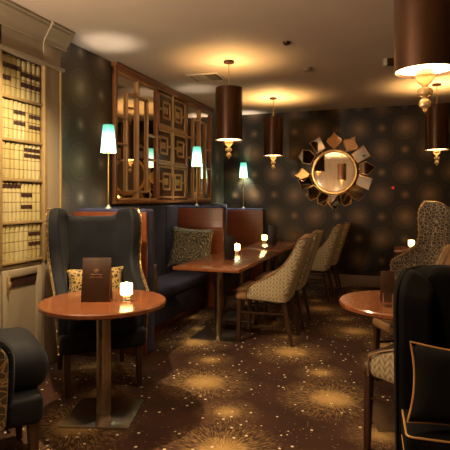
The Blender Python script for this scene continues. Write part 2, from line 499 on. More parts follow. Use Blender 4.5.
# dark title blocks per row: (first fraction, last fraction, heights as fractions of the shelf gap)
BLK = [[(.68, 1.0, (.70, .42))],
       [(.04, .46, (.88,)), (.48, .74, (.66, .36))],
       [(.58, 1.0, (.82, .66))],
       [(.27, .60, (.70, .42)), (.72, .95, (.66, .38))],
       [(.0, .46, (.72,)), (.0, .2, (.42,)), (.50, .98, (.62, .36))]]
WORD = {'book_a': 'cream', 'book_b': 'pale gold', 'book_c': 'ivory'}
for row in range(5):
    z0, gap = SH[row], SH[row + 1] - SH[row] - (.022 if row < 4 else 0)
    n = [9, 10, 9, 10, 8][row]
    ws = [random.uniform(.85, 1.15) for _ in range(n)]
    tot = sum(ws); L = BB - BA - .018
    ws = [w / tot * L for w in ws]
    y = BA + .005
    fam = None
    for i, w in enumerate(ws):
        fr = (y + w / 2 - BA) / (BB - BA)
        if row == 1: mt = 'book_c' if fr < .47 else 'book_a'
        elif row == 4: mt = 'book_b' if fr < .22 else ('book_a' if fr < .5 else 'book_c')
        else: mt = ['book_a', 'book_c', 'book_b'][int(fr * 3.2 + row) % 3]
        h = gap * (.955 + .025 * ((i * 7 + row * 3) % 4) / 3)
        bk = obj('book', book_bm(w * .965, h, .20), mt, None, (FX - .006, y + w / 2, z0 + .0005))
        has = [hh for (a, c, hs) in BLK[row] if a <= fr <= c for hh in hs]
        for hh in has:
            bm = bm_new(); m_ = 6
            lh = .032 if row != 4 else .038
            if gap * hh + lh / 2 > h: hh = (h - lh / 2 - .004) / gap
            add_prism(bm, [(-.012 + .0145 * math.cos(PI / 2 - PI * q / m_), w * .485 * math.sin(PI / 2 - PI * q / m_)) for q in range(m_ + 1)], 'z', gap * hh - lh / 2, gap * hh + lh / 2)
            obj('title_block', bm, 'label_shadow', bk)
        desc = {0: 'plain', 1: 'one dark title block', 2: 'two dark title blocks', 3: 'three dark title blocks'}[len(has)]
        if has: lab = '%s book with %s, %s from left on the %s' % (WORD[mt], desc, ORD[i], ROWN[row])
        else: lab = 'plain %s book, %s from left on the %s of the bookcase' % (WORD[mt], ORD[i], ROWN[row])
        tag(bk, lab, 'book', 'cream books in the built-in bookcase')
        y += w

# ------------------------------------------------------------------ mirrored wall panel
PX0, PX1 = WX + .002, WX + .052
PB, PT = 1.365, 2.86
wp = thing('wall_panel', 'large wooden wall panel with mirror leaves and geometric fretwork above the bench', 'wall panel', (WX, 5.98, PB))
def wobj(name, bm, mat, parent=None):
    o = obj(name, bm, mat)
    if parent is None:
        o.parent = wp; o.matrix_parent_inverse = Matrix.Translation(-wp.location)
    else:
        o.parent = parent; o.matrix_parent_inverse = Matrix.Identity(4)
    return o
YS = [4.60, 5.60, 6.53, 7.53]
b = bm_new()
T = .042
add_box(b, (PX0, YS[0], PT - T), (PX1, YS[3], PT), .006); add_box(b, (PX0, YS[0], PB), (PX1, YS[3], PB + T), .006)
for y in YS:
    yy = min(max(y, YS[0] + T / 2), YS[3] - T / 2)
    add_box(b, (PX0, yy - T / 2, PB + T), (PX1, yy + T / 2, PT - T), .006)
add_prism(b, [(PX1 - .01, PT - .01), (PX1 + .03, PT + .012), (PX1 + .03, PT + .035), (PX0, PT + .035), (PX0, PT - .01)], 'y', YS[0] - .02, YS[3] + .02)
wobj('frame', b, 'screenwood')
for (ya, yb) in ((YS[0], YS[1]), (YS[2], YS[3])):
    ya += T * .8; yb -= T * .8; ym = (ya + yb) / 2
    for (p, q) in ((ya, ym), (ym, yb)):
        b = bm_new(); add_box(b, (PX0, p, PB + .03), (PX0 + .02, q, PT - .03)); wobj('mirror_pane', b, 'mirror')
    b = bm_new()
    s = .026; xa, xb = PX0 + .018, PX1 - .004
    za, zb = PB + T, PT - T
    add_box(b, (xa, ym - s / 2, za), (xb + .006, ym + s / 2, zb), .004)                   # centre mullion
    iy0, iy1 = ya + .24 * (yb - ya), ya + .76 * (yb - ya)
    iz0, iz1 = za + .10, zb - .20
    for y in (iy0, iy1): add_box(b, (xa, y - s / 2, iz0), (xb, y + s / 2, iz1), .004)
    for z in (iz0, iz1): add_box(b, (xa, iy0 + s / 2, z - s / 2), (xb, iy1 - s / 2, z + s / 2), .004)
    for z in (za + .62, za + .92):
        add_box(b, (xa, ya, z - s / 2), (xb, iy0 - s / 2, z + s / 2), .004); add_box(b, (xa, iy1 + s / 2, z - s / 2 - .12), (xb, yb, z + s / 2 - .12), .004)
    for z in (za + .012, zb - .012): add_box(b, (xa, ya, z - .012), (xb, ym - s / 2, z + .012), .003); add_box(b, (xa, ym + s / 2, z - .012), (xb, yb, z + .012), .003)
    wobj('inner_frame', b, 'fretwood')
# fretwork: three rows by two columns of interlocking rectangles
fy0, fy1 = YS[1] + T / 2, YS[2] - T / 2
b = bm_new(); add_box(b, (PX0, fy0, PB + T), (PX0 + .018, fy1, PT - T)); wobj('back_board', b, 'darkboard')
b = bm_new(); add_box(b, (PX0 + .018, (fy0 + fy1) / 2 - .016, PB + T), (PX1 - .002, (fy0 + fy1) / 2 + .016, PT - T), .003)
hr = (PT - PB - 2 * T) / 3
for r in (1, 2): add_box(b, (PX0 + .018, fy0, PB + T + hr * r - .018), (PX1 - .002, fy1, PB + T + hr * r + .018), .003)
wobj('fretwork_grid', b, 'fretwood')
for r in range(3):
    for c in range(2):
        y0 = fy0 + .012 if c == 0 else (fy0 + fy1) / 2 + .02
        y1 = (fy0 + fy1) / 2 - .02 if c == 0 else fy1 - .012
        z0 = PB + T + hr * r + .025; z1 = z0 + hr - .05
        fl = (lambda y: y) if (r + c) % 2 == 0 else (lambda y: y0 + y1 - y)
        b = bm_new(); w = .030
        def bar(ya, yb, za, zb, dx=0):
            ya, yb = sorted((fl(ya), fl(yb))); add_box(b, (PX0 + .018, ya, za), (PX1 - .012 - dx, yb, zb), .003)
        H, W = z1 - z0, y1 - y0
        # outer C
        bar(y0, y1, z0, z0 + w * .8); bar(y0, y1, z1 - w * .8, z1); bar(y0, y0 + w, z0, z1)
        # inner rectangle
        a0, a1, c0, c1 = y0 + W * .30, y1 - W * .10, z0 + H * .24, z1 - H * .20
        bar(a0, a0 + w, c0, c1); bar(a1 - w, a1, c0, c1); bar(a0, a1, c0, c0 + w); bar(a0, a1, c1 - w, c1)
        # core slab and ties
        bar(a0 + w + .03, a1 - w - .03, c0 + w + .045, c1 - w - .045, .012)
        bar(y0 + w, a0, z0 + H * .48, z0 + H * .48 + w); bar(a1 - w, y1, z0 + H * .70, z0 + H * .70 + w)
        wobj('fretwork_tile', b, 'fretwood')

# ------------------------------------------------------------------ booth partitions and benches
PH = 1.30
def partition(y, label, x0=WX + .002, x1=-2.12, thick=.16, PH=PH):
    t = thing('booth_partition', label, 'partition', ((x0 + x1) / 2, y, 0), 0, 'mahogany booth partitions')
    hw = (x1 - x0) / 2
    b = bm_new(); add_box(b, (-hw, 0, 0), (hw, .03, PH), .004); obj('wood_panel', b, 'mahog', t)
    b = bm_new(); add_box(b, (-hw, .031, 0), (hw - .006, .031 + thick, PH + .028), .03, 3); obj('padding', b, 'navybench', t)
    return t
PY = [3.93, 6.00, 8.03]
partition(PY[0], 'mahogany and navy booth partition directly behind the navy wing chair')
partition(PY[1], 'mahogany booth partition behind the rose-patterned cushion')
partition(PY[2], 'mahogany booth partition farthest away, against the back wall', PH=PH - .07)
def bench(y0, y1, label):
    t = thing('bench', label, 'bench', (WX, (y0 + y1) / 2, 0), 0, 'navy velvet wall benches')
    h = (y1 - y0) / 2
    b = bm_new(); add_box(b, (.002, -h, 0), (.50, h, .10)); obj('plinth', b, 'mahog', t)
    b = bm_new(); add_box(b, (.002, -h, .10), (.56, h, .34), .012); obj('base', b, 'navybench', t)
    b = bm_new(); add_box(b, (.14, -h, .34), (.60, h, .475), .035, 4); obj('seat', b, 'navybench', t)
    b = bm_new()
    n = 5; dy = 2 * h / n
    for i in range(n): add_box(b, (.002, -h + dy * i, .342), (.15, -h + dy * (i + 1), 1.335), .022, 3)
    obj('backrest', b, 'navybench', t)
    return t
bench(PY[0] + .195, PY[1] - .002, 'navy velvet wall bench with the rose cushion, nearest booth')
bench(PY[1] + .195, PY[2] - .002, 'navy velvet wall bench in the far booth behind the partition')

# ------------------------------------------------------------------ tall teal lamps on the partitions
def stick_lamp():
    t = thing('stick_lamp', '', 'lamp')
    b = bm_new(); add_lathe(b, [(.028, 0), (.028, .008), (.016, .02), (.010, .034)], 20); obj('base', b, 'tealbase', t)
    b = bm_new(); add_lathe(b, [(.0075, .03), (.0075, .515), (.02, .52), (.02, .535), (.012, .54), (.012, .556)], 14); obj('stem', b, 'brass', t)
    b = bm_new(); add_lathe(b, [(.074, 0), (.052, .26), (.049, .26), (.071, 0)], 32, caps=False)
    vs = b.verts[:]; b.verts.ensure_lookup_table()
    for i in range(32): b.faces.new((b.verts[i], b.verts[96 + i], b.verts[96 + (i + 1) % 32], b.verts[(i + 1) % 32]))
    obj('shade', b, 'tealshade', t, (0, 0, .535))
    b = bm_new(); add_lathe(b, [(0, .555), (.012, .56), (.016, .57), (.016, .585), (0, .60)], 14); obj('bulb', b, 'bulb', t)
    return t
def lamp_light(loc, power, col, r=.02, name='bulb_light', parent=None):
    l = bpy.data.lights.new(name, 'POINT'); l.energy = power; l.color = col; l.shadow_soft_size = r
    o = bpy.data.objects.new(name, l); COL.objects.link(o); o.location = loc
    if parent: o.parent = parent
    return o
LZ = PH + .028
lam = stick_lamp(); lam.location = (-2.575, PY[0] + .10, LZ)
lam['label'] = 'brass stick lamp with teal glass shade above the navy wing chair'; lam['group'] = 'teal shaded stick lamps'
lam2 = dup(lam, (-2.525, PY[1] + .10, LZ), 0, 'teal shaded stick lamp in front of the fretwork wall panel')
lam3 = dup(lam, (-2.50, PY[2] + .125, LZ - .07), 0, 'small teal shaded stick lamp against the back wall')
LAMPC = (1.0, .84, .66)
for l, pw in ((lam, 27.0), (lam2, 15.0), (lam3, 60.0)):
    lamp_light((0, 0, .628), pw, LAMPC, .03, 'bulb_light', l)

# ------------------------------------------------------------------ pendants
def pendant():
    t = thing('pendant_lamp', '', 'pendant lamp')
    # origin at the ceiling
    b = bm_new(); add_lathe(b, [(0, -.022), (.055, -.022), (.058, -.012), (.058, -.001), (0, -.001)], 28); obj('ceiling_rose', b, 'bronze', t)
    b = bm_new(); add_lathe(b, [(.006, -.40), (.006, -.02)], 10); obj('rod', b, 'brass', t)
    b = bm_new(); R = .145
    add_lathe(b, [(R, -.85), (R, -.29), (R - .004, -.29), (R - .004, -.85)], 48, caps=False); b.verts.ensure_lookup_table()
    for i in range(48): b.faces.new((b.verts[i], b.verts[144 + i], b.verts[144 + (i + 1) % 48], b.verts[(i + 1) % 48]))
    obj('shade', b, 'bronze', t)
    b = bm_new()
    for k in range(3):
        a = 2 * PI * k / 3; add_tube(b, [(0, 0, -.395), ((R - .006) * math.cos(a), (R - .006) * math.sin(a), -.395)], .003, 6)
    obj('spider', b, 'brass', t)
    b = bm_new(); add_lathe(b, [(0, -.836), (R - .006, -.836), (R - .006, -.828), (0, -.828)], 40); obj('diffuser', b, 'disc', t)
    b = bm_new()
    add_lathe(b, [(0, -1.0513), (.008, -1.0468), (.012, -1.0333), (.026, -1.0243), (.030, -1.0063), (.024, -0.9910), (.014, -0.9838), (.014, -0.9766), (.034, -0.9658), (.038, -0.9496), (.034, -0.9370), (.016, -0.9298), (.016, -0.9208), (.030, -0.9073), (.044, -0.8848), (.046, -0.8623), (.036, -0.8443), (.0, -0.8380)], 20)
    obj('finial', b, 'crystal', t)
    b = bm_new(); add_lathe(b, [(0, -.50), (.02, -.49), (.028, -.465), (.02, -.43), (.012, -.42), (.012, -.395), (0, -.395)], 14); obj('bulb', b, 'bulb', t)
    return t
pen = pendant()
PEN = [((-1.69, 4.98), 'bronze drum pendant lamp above the nearer rectangular table'),
       ((-1.69, 7.00), 'bronze drum pendant lamp above the farther rectangular table'),
       ((.137, 2.61), 'largest bronze drum pendant lamp, cut off at the top right'),
       ((.50, 6.85), 'bronze drum pendant lamp far right, behind the largest one'),
       ((-1.72, -.55), 'bronze drum pendant lamp behind the viewer, reflected in the round mirror')]
PENC = (1.0, .58, .20)
for i, ((x, y), lab) in enumerate(PEN):
    p = pen if i == 0 else dup(pen, (x, y, CH), 0, lab)
    p.location = (x, y, CH); p['label'] = lab; p['group'] = 'bronze drum pendant lamps'
    lamp_light((0, 0, -.36), [20, 18, 12, 17, 40][i], PENC, .03, 'bulb_light', p)

# ------------------------------------------------------------------ ceiling fittings
v = thing('air_vent', 'square white air vent set in the ceiling by the first pendant', 'vent', (-2.17, 5.55, CH), math.radians(2))
b = bm_new()
for lo, hi in (((-.20, -.19), (.20, -.16)), ((-.20, .16), (.20, .19)), ((-.20, -.16), (-.17, .16)), ((.17, -.16), (.20, .16)), ((-.012, -.16), (.012, .16))):
    add_box(b, (lo[0], lo[1], -.014), (hi[0], hi[1], -.001), .003)
obj('frame', b, 'plastic', v)
b = bm_new(); add_box(b, (-.17, -.16, -.004), (.17, .16, -.001)); obj('back_plate', b, 'darkgap', v)
b = bm_new()
for sx in (-1, 1):
    for k in range(5):
        c = sx * (.03 + .026 * k) ; add_box(b, (c - .009, -.16, -.012), (c + .009, .16, -.008), rot=Matrix.Rotation(sx * .5, 3, 'Y'))
obj('slats', b, 'plastic', v)
b = bm_new(); add_lathe(b, [(0, -.03), (.02, -.03), (.034, -.018), (.038, -.001), (0, -.001)], 20)
tag(obj('ceiling_sensor', b, 'bronze', None, (-.97, 4.55, CH)), 'tiny dark round sensor on the ceiling, nearest the camera', 'sensor')
t = thing('smoke_detector', 'round smoke detector on the ceiling above the mirror', 'smoke detector', (-.95, 5.53, CH))
b = bm_new(); add_lathe(b, [(0, -.02), (.055, -.02), (.062, -.012), (.062, -.001), (0, -.001)], 28); obj('base', b, 'oldplastic', t)
b = bm_new(); add_lathe(b, [(0, -.042), (.03, -.042), (.044, -.032), (.046, -.02), (0, -.02)], 28); obj('cap', b, 'oldplastic', t)
t = thing('projector_bracket', 'small dark box fixed to the ceiling left of the largest pendant', 'box', (-.07, 5.46, CH), math.radians(12))
b = bm_new(); add_box(b, (-.055, -.04, -.075), (-.02, .04, -.001), .004); obj('end_plate', b, 'plastic', t)
b = bm_new(); add_box(b, (-.02, -.035, -.068), (.14, .035, -.001), .004); obj('housing', b, 'bronze', t)
b = bm_new(); add_lathe(b, [(0, 0), (.022, 0), (.022, .012), (.014, .02), (0, .022)], 16)
bmesh.ops.rotate(b, verts=b.verts[:], cent=(0, 0, 0), matrix=Matrix.Rotation(PI / 2, 3, 'X'))
tag(obj('alarm_light', b, 'red', None, (-.04, BY + .001, 1.60)), 'small red alarm light on the back wall right of the mirror', 'alarm light')

# ------------------------------------------------------------------ round mirror with petal tiles
mr = thing('round_mirror', 'round gilt mirror ringed with copper and glass petal tiles', 'mirror', (-.955, BY, 1.865))
def vert_lathe(bm, prof, seg=56):
    add_lathe(bm, prof, seg)
b = bm_new(); add_lathe(b, [(0, .03), (.335, .03), (.335, .045), (0, .045)], 56)
RX90 = Matrix.Rotation(PI / 2, 3, 'X')
bmesh.ops.rotate(b, verts=b.verts[:], cent=(0, 0, 0), matrix=RX90); obj('glass', b, 'mirror', mr)
b = bm_new(); add_tube(b, [(.35 * math.cos(2 * PI * i / 56), -.045, .35 * math.sin(2 * PI * i / 56)) for i in range(56)], .026, 10, True); obj('rim', b, 'gold', mr)
def petal(ang, kind, rc, size):
    """tile centred at radius rc; outline in local (t, r) turned outwards"""
    if kind == 'leaf': pts = [(0, -1), (.45, -.62), (.9, -.12), (.86, .12), (.34, .50), (0, 1), (-.34, .50), (-.86, .12), (-.9, -.12), (-.45, -.62)]
    elif kind == 'hex': pts = [(.55, -.9), (.85, 0), (.5, .85), (-.5, .85), (-.85, 0), (-.55, -.9)]
    elif kind == 'kite': pts = [(0, -1), (.75, -.2), (.62, .45), (0, .8), (-.62, .45), (-.75, -.2)]
    elif kind == 'point': pts = [(.6, -.9), (.85, -.1), (0, .95), (-.85, -.1), (-.6, -.9)]
    else: pts = [(.6, -.8), (.7, .8), (-.7, .8), (-.6, -.8)]
    ca, sa = math.cos(ang), math.sin(ang)
    out = []
    for t_, r_ in pts:
        t2, r2 = t_ * size, rc + r_ * size
        out.append((r2 * ca - t2 * sa, r2 * sa + t2 * ca))
    return out
K = [(90, 'leaf', .52, .115, 'copperglass'), (60, 'leaf', .52, .115, 'copperglass'), (33, 'rect', .50, .125, 'mirror'), (6, 'point', .53, .11, 'mirror'),
     (-20, 'rect', .50, .12, 'mirror'), (-45, 'hex', .50, .11, 'mirror'), (-68, 'hex', .48, .10, 'mirror'), (-90, 'point', .50, .125, 'mirror'), (-112, 'hex', .48, .10, 'mirror'),
     (-136, 'hex', .50, .11, 'mirror'), (-160, 'rect', .50, .11, 'mirror'), (184, 'leaf', .53, .105, 'gold'), (150, 'hex', .53, .12, 'mirror'), (121, 'rect', .52, .115, 'mirror')]
for deg, kind, rc, sz, mt in K:
    pts = petal(math.radians(deg), kind, rc, sz * 1.15)
    b = bm_new()
    cx = sum(p[0] for p in pts) / len(pts); cz = sum(p[1] for p in pts) / len(pts)
    random.seed(deg + 500)
    tx, tz = random.uniform(-.18, .18), (-.3 if deg < -30 and deg > -150 else random.uniform(-.2, .2))
    add_prism(b, [(x, z) for x, z in pts], 'y', -.030, -.022)
    for v_ in b.verts: v_.co.y += (v_.co.x - cx) * tx * .8 + (v_.co.z - cz) * tz * .8
    tl = obj('petal', b, mt, mr, smooth=0)
    b = bm_new(); add_tube(b, [(x, -.028 + (x - cx) * tx * .8 + (z - cz) * tz * .8, z) for x, z in pts], .009, 6, True); obj('petal_rim', b, 'gold', tl)
b = bm_new(); add_lathe(b, [(0, .0), (.30, .0), (.30, .030), (0, .030)], 40); bmesh.ops.rotate(b, verts=b.verts[:], cent=(0, 0, 0), matrix=RX90); obj('back_plate', b, 'darkwood', mr)
b = bm_new()
for deg, *_ in K:
    a = math.radians(deg); add_tube(b, [(.25 * math.cos(a), -.014, .25 * math.sin(a)), (.5 * math.cos(a), -.014, .5 * math.sin(a))], .007, 6)
obj('spokes', b, 'gold', mr)

# ------------------------------------------------------------------ upholstered shells
def smooth01(x): x = max(0, min(1, x)); return x * x * (3 - 2 * x)
def interp(tab, x):
    if x <= tab[0][0]: return tab[0][1]
    for (a, va), (c, vc) in zip(tab, tab[1:]):
        if x <= c: return va + (vc - va) * (x - a) / (c - a)
    return tab[-1][1]
def shell(wf, df, yb, top, bot, r, th, off=0.0, ns=7, na=3, nb=8, nh=14, lean=None, splay=None):
    """U-shaped upholstered shell open to -y: returns a closed bmesh and the front-edge points"""
    bm = bm_new(); cols = []
    def path(h):
        w = wf(h) / 2 + off; y = yb + off + (lean(h) if lean else 0); d = max(df(h), r + .004) + off
        rr = r + off; P = []; wt = w; w = w - (splay(h) if splay else 0)
        for i in range(ns): P.append((-wt + (wt - w) * i / ns, y - d + (d - rr) * i / ns, 1 - i / ns))
        for i in range(na): a = PI + -PI / 2 * i / na; P.append((-w + rr + rr * math.cos(a), y - rr + rr * math.sin(a), 0))
        for i in range(nb + 1): P.append((-w + rr + (2 * w - 2 * rr) * i / nb, y, 0))
        for i in range(na): a = PI / 2 - PI / 2 * (i + 1) / na; P.append((w - rr + rr * math.cos(a), y - rr + rr * math.sin(a), 0))
        for i in range(ns): P.append((w + (wt - w) * (i + 1) / ns, y - rr - (d - rr) * (i + 1) / ns, (i + 1) / ns))
        return P
    nc = len(path(1.0))
    G = []
    for i in range(nh + 1):
        t = i / nh; row = []
        for j in range(nc):
            u = (j / (nc - 1)) * 2 - 1
            s = path(.8)[j][2]
            h = bot(u, s) + t * (top(u, s) - bot(u, s))
            p = path(h)[j]
            row.append(bm.verts.new((p[0], p[1], h)))
        G.append(row)
    fs = []
    for i in range(nh):
        for j in range(nc - 1):
            fs.append(bm.faces.new((G[i][j], G[i][j + 1], G[i + 1][j + 1], G[i + 1][j])))
    edge = [G[i][0].co.copy() for i in range(nh + 1)] + [G[nh][j].co.copy() for j in range(1, nc)] + [G[i][nc - 1].co.copy() for i in range(nh - 1, -1, -1)]
    bmesh.ops.recalc_face_normals(bm, faces=fs)
    # make normals point outwards (away from the axis)
    f = fs[(nc - 1) * (nh // 2) + (nc - 1) // 2]; f.normal_update()
    if f.normal.y < 0: bmesh.ops.reverse_faces(bm, faces=fs)
    bmesh.ops.solidify(bm, geom=fs, thickness=th)
    return bm, edge

def wing_chair(inner, outer, leg='darkwood', trim='gold', seatmat=None, arm=.60, thick=.085, dip=.075, crown=.03, cush=.58):
    t = thing('wing_chair', '', 'armchair')
    wf = lambda h: interp([(.2, .60), (.6, .65), (.8, .68), (1.1, .73), (1.27, .745), (1.34, .70)], h)
    dtab = [(.2, arm), (.66, arm + .02), (.72, arm), (.78, .24 + (arm - .24) * .6), (.86, .31), (.98, .26), (1.16, .27), (1.24, .265), (1.31, .24), (1.34, .21)]
    df = lambda h: interp(dtab, h)
    top = lambda u, s: 1.34 - dip + dip * smooth01((abs(u) - .22) / .30)
    bot = lambda u, s: .30
    ln = lambda h: .04 * max(0, h - .5) ** 1.2
    yb = .36
    spl = lambda h:   .02 + .055 * smooth01((h - .62) / .3)
    bm, e = shell(wf, lambda h: df(h) - .03, yb, top, bot, .09, .012, .013, nh=18, lean=ln, splay=spl); obj('outer_shell', bm, outer, t, sub=1)
    bm, e2 = shell(wf, lambda h: df(h) + .004, yb, lambda u, s: top(u, s) + .012, lambda u, s: .33, .09, thick, 0, nh=18, lean=ln, splay=spl); obj('inner_upholstery', bm, inner, t, sub=1)
    bm = bm_new(); pts = []
    for p, q in zip(e, e[1:]):
        n = max(1, int((q - p).length / .02))
        for k in range(n): pts.append(p + (q - p) * (k / n))
    add_tube(bm, [p + Vector((0, -.004, 0)) for p in e], .004, 6)
    for p in pts[::2]:
        r_ = bmesh.ops.create_icosphere(bm, subdivisions=1, radius=.0075)
        bmesh.ops.translate(bm, verts=r_['verts'], vec=p + Vector((0, -.012, 0)))
    obj('nail_trim', bm, trim, t)
    bm = bm_new(); add_box(bm, (-.315, -.29, .30), (.315, .33, .45), .035, 3); obj('seat_base', bm, seatmat or inner, t)
    bm = bm_new(); add_box(bm, (-.262, -.34, .43), (.262, .27, cush), .065 if cush < .6 else .105, 5)
    for v_ in bm.verts:
        if v_.co.z > .5: v_.co.z += crown * (1 - (v_.co.x / .26) ** 2) * (1 - ((v_.co.y + .03) / .31) ** 2)
    obj('seat_cushion', bm, seatmat or inner, t)
    for sx in (-1, 1):
        for sy in (-1, 1):
            bm = bm_new()
            if sy < 0: add_leg(bm, (sx * .26, -.24, .32), (sx * .265, -.255, 0), .028, .017)
            else: add_leg(bm, (sx * .25, .30, .32), (sx * .26, .37, 0), .028, .017)
            obj('leg', bm, leg, t)
    return t
wing = wing_chair('navy', 'netfabric', trim='brass')
wing.location = (-2.205, 3.31, 0); wing.rotation_euler = (0, 0, math.radians(43))
wing['label'] = 'tall navy velvet wing chair with gold studded edge behind the near round table'
wing['group'] = 'navy wing chairs'
w2 = wing_chair('navy', 'netfabric', trim='darkfab', arm=.50, crown=.07, cush=.66)
w2.location = (-2.08, 1.99, 0); w2.rotation_euler = (0, 0, math.radians(140)); w2['group'] = 'navy wing chairs'
w2['label'] = 'navy wing chair with gold lattice side, cut off at the left edge'

# dark wing chair in the right foreground and the patterned one behind
def slipper_chair():
    t = thing('wing_chair', '', 'armchair')
    wf = lambda h: interp([(.2, .70), (.7, .715), (.98, .72), (1.04, .70), (1.08, .66), (1.10, .60)], h)
    df = lambda h: interp([(.2, .20), (.6, .22), (.8, .26), (1.0, .26), (1.06, .22), (1.10, .15)], h)
    top = lambda u, s: 1.10 - .022 * math.exp(-((abs(u) - .42) / .07) ** 2) - .012 * smooth01((.3 - abs(u)) / .3)
    ln = lambda h: .04 * max(0, h - .5)
    bm, e = shell(wf, df, .235, top, lambda u, s: .16, .08, .012, .013, nh=18, lean=ln); obj('outer_shell', bm, 'darkfab', t, sub=1)
    bm, e = shell(wf, lambda h: df(h) + .02, .235, lambda u, s: top(u, s) + .012, lambda u, s: .18, .08, .14, 0, nh=18, lean=ln); obj('inner_upholstery', bm, 'darkfab', t, sub=1)
    bm = bm_new(); add_box(bm, (-.34, -.23, .16), (.34, .20, .385), .03, 3); obj('seat_base', bm, 'darkfab', t)
    bm = bm_new(); add_box(bm, (-.345, -.25, .388), (.345, .10, .515), .03, 4); obj('seat_cushion', bm, 'darkfab', t)
    for z in (.397, .506):
        bm = bm_new(); q = .03; P = []
        for cx, cy, a0 in ((.345 - q, -.25 + q, -90), (.345 - q, .10 - q, 0), (-.345 + q, .10 - q, 90), (-.345 + q, -.25 + q, 180)):
            for k in range(5): a = math.radians(a0 + 22.5 * k); P.append((cx + (q - .004) * math.cos(a), cy + (q - .004) * math.sin(a), z))
        add_tube(bm, P, .0045, 6, True); obj('seat_piping', bm, 'piping', t)
    for sx in (-1, 1):
        for sy in (-1, 1):
            bm = bm_new(); add_leg(bm, (sx * .29, .17 if sy > 0 else -.18, .18), (sx * .30, .20 if sy > 0 else -.19, 0), .026, .018); obj('leg', bm, 'darkwood', t)
    return t
wd = slipper_chair()
wd.location = (.358, 2.25, 0); wd.scale = (.97, .97, 1.012); wd.rotation_euler = (0, 0, math.radians(3))
wd['label'] = 'near-black velvet wing chair filling the right foreground'
wg = wing_chair('giraffe', 'giraffe', trim='gold', seatmat='darkleather')
wg.location = (.33, 6.0, 0); wg.rotation_euler = (0, 0, math.radians(-125)); wg.scale = (1, 1, 1.04)
wg['label'] = 'tall wing chair in brown giraffe-pattern fabric at the right edge'

# ------------------------------------------------------------------ woven dining chairs
def woven_chair(inner='leather', outer='weave', reach=0.0):
    t = thing('dining_chair', '', 'chair')
    wf = lambda h: interp([(.3, .47), (.5, .50), (.8, .47), (1.04, .44)], h)
    df = lambda h: interp([(.40, .37 + reach), (.55, .41 + reach), (.60, .36 + reach * .5), (.64, .27), (.70, .185), (.78, .125), (.88, .085), (1.04, .06)], h)
    top = lambda u, s: 1.035 + .02 * (1 - abs(u)) * (1 if abs(u) < .5 else .6)
    bot = lambda u, s: .44 - .02 * (1 - s)
    ln = lambda h: .20 * max(0, h - .45) ** 1.0 / .6
    yb = .20
    bm, e = shell(wf, df, yb, top, bot, .055, .022, .022, nh=16, lean=ln); obj('shell', bm, outer, t, sub=1)
    bm, e2 = shell(wf, lambda h: df(h) + .002, yb, lambda u, s: top(u, s) + .006, lambda u, s: .46, .055, .055, 0, nh=16, lean=ln); obj('inner_back', bm, inner, t, sub=1)
    bm = bm_new(); add_tube(bm, [p + Vector((0, -.004, 0)) for p in e], .0065, 6); obj('piping', bm, 'leather', t)
    for sx in (-1, 1):
        bm = bm_new(); add_tube(bm, [(sx * .19, yb + .0225 + ln(h), h) for h in (.46, .6, .75, .9, 1.03)], .005, 6)
        obj('back_seam', bm, 'leather', t)
    bm = bm_new(); add_box(bm, (-.245, -.30, .42), (.245, .20, .50), .03, 3)
    add_box(bm, (-.215, -.295, .49), (.215, .17, .545), .028, 3)
    obj('seat', bm, inner, t)
    for sx in (-1, 1):
        bm = bm_new(); add_leg(bm, (sx * .215, -.265, .44), (sx * .22, -.275, 0), .023, .016); obj('leg', bm, 'darkwood', t)
        bm = bm_new(); add_leg(bm, (sx * .205, .17, .45), (sx * .215, .26, 0), .023, .015); obj('leg', bm, 'darkwood', t)
    for sx in (-1, 1):
        bm = bm_new(); add_tube(bm, [(sx * .218, -.26, .30), (sx * .21, .205, .30)], .011, 4, square=True)
        obj('stretcher', bm, 'darkwood', t)
    return t
wc = woven_chair()
CG = 'woven-back dining chairs'
wc.location = (-1.21, 4.87, 0); wc.rotation_euler = (0, 0, math.radians(-88))
wc['label'] = 'woven-back dining chair nearest the camera at the nearer rectangular table'; wc['group'] = CG
dup(wc, (-1.21, 5.55, 0), math.radians(-90), 'woven-back dining chair directly behind the nearest woven chair', CG)
dup(wc, (-1.12, 7.08, 0), math.radians(-92), 'woven-back dining chair at the farther rectangular table, nearer one of two', CG)
dup(wc, (-1.08, 7.74, 0), math.radians(-88), 'woven-back dining chair closest to the back wall', CG)
wr = woven_chair('darkleather', reach=.05)
wr.location = (.195, 2.945, 0); wr.rotation_euler = (0, 0, math.radians(-120)); wr['group'] = CG
wr['label'] = 'brown leather dining chair with woven side tucked behind the dark wing chair'
dup(wc, (.20, 3.96, 0), math.radians(-60), 'tan leather dining chair beyond the right round table', CG)

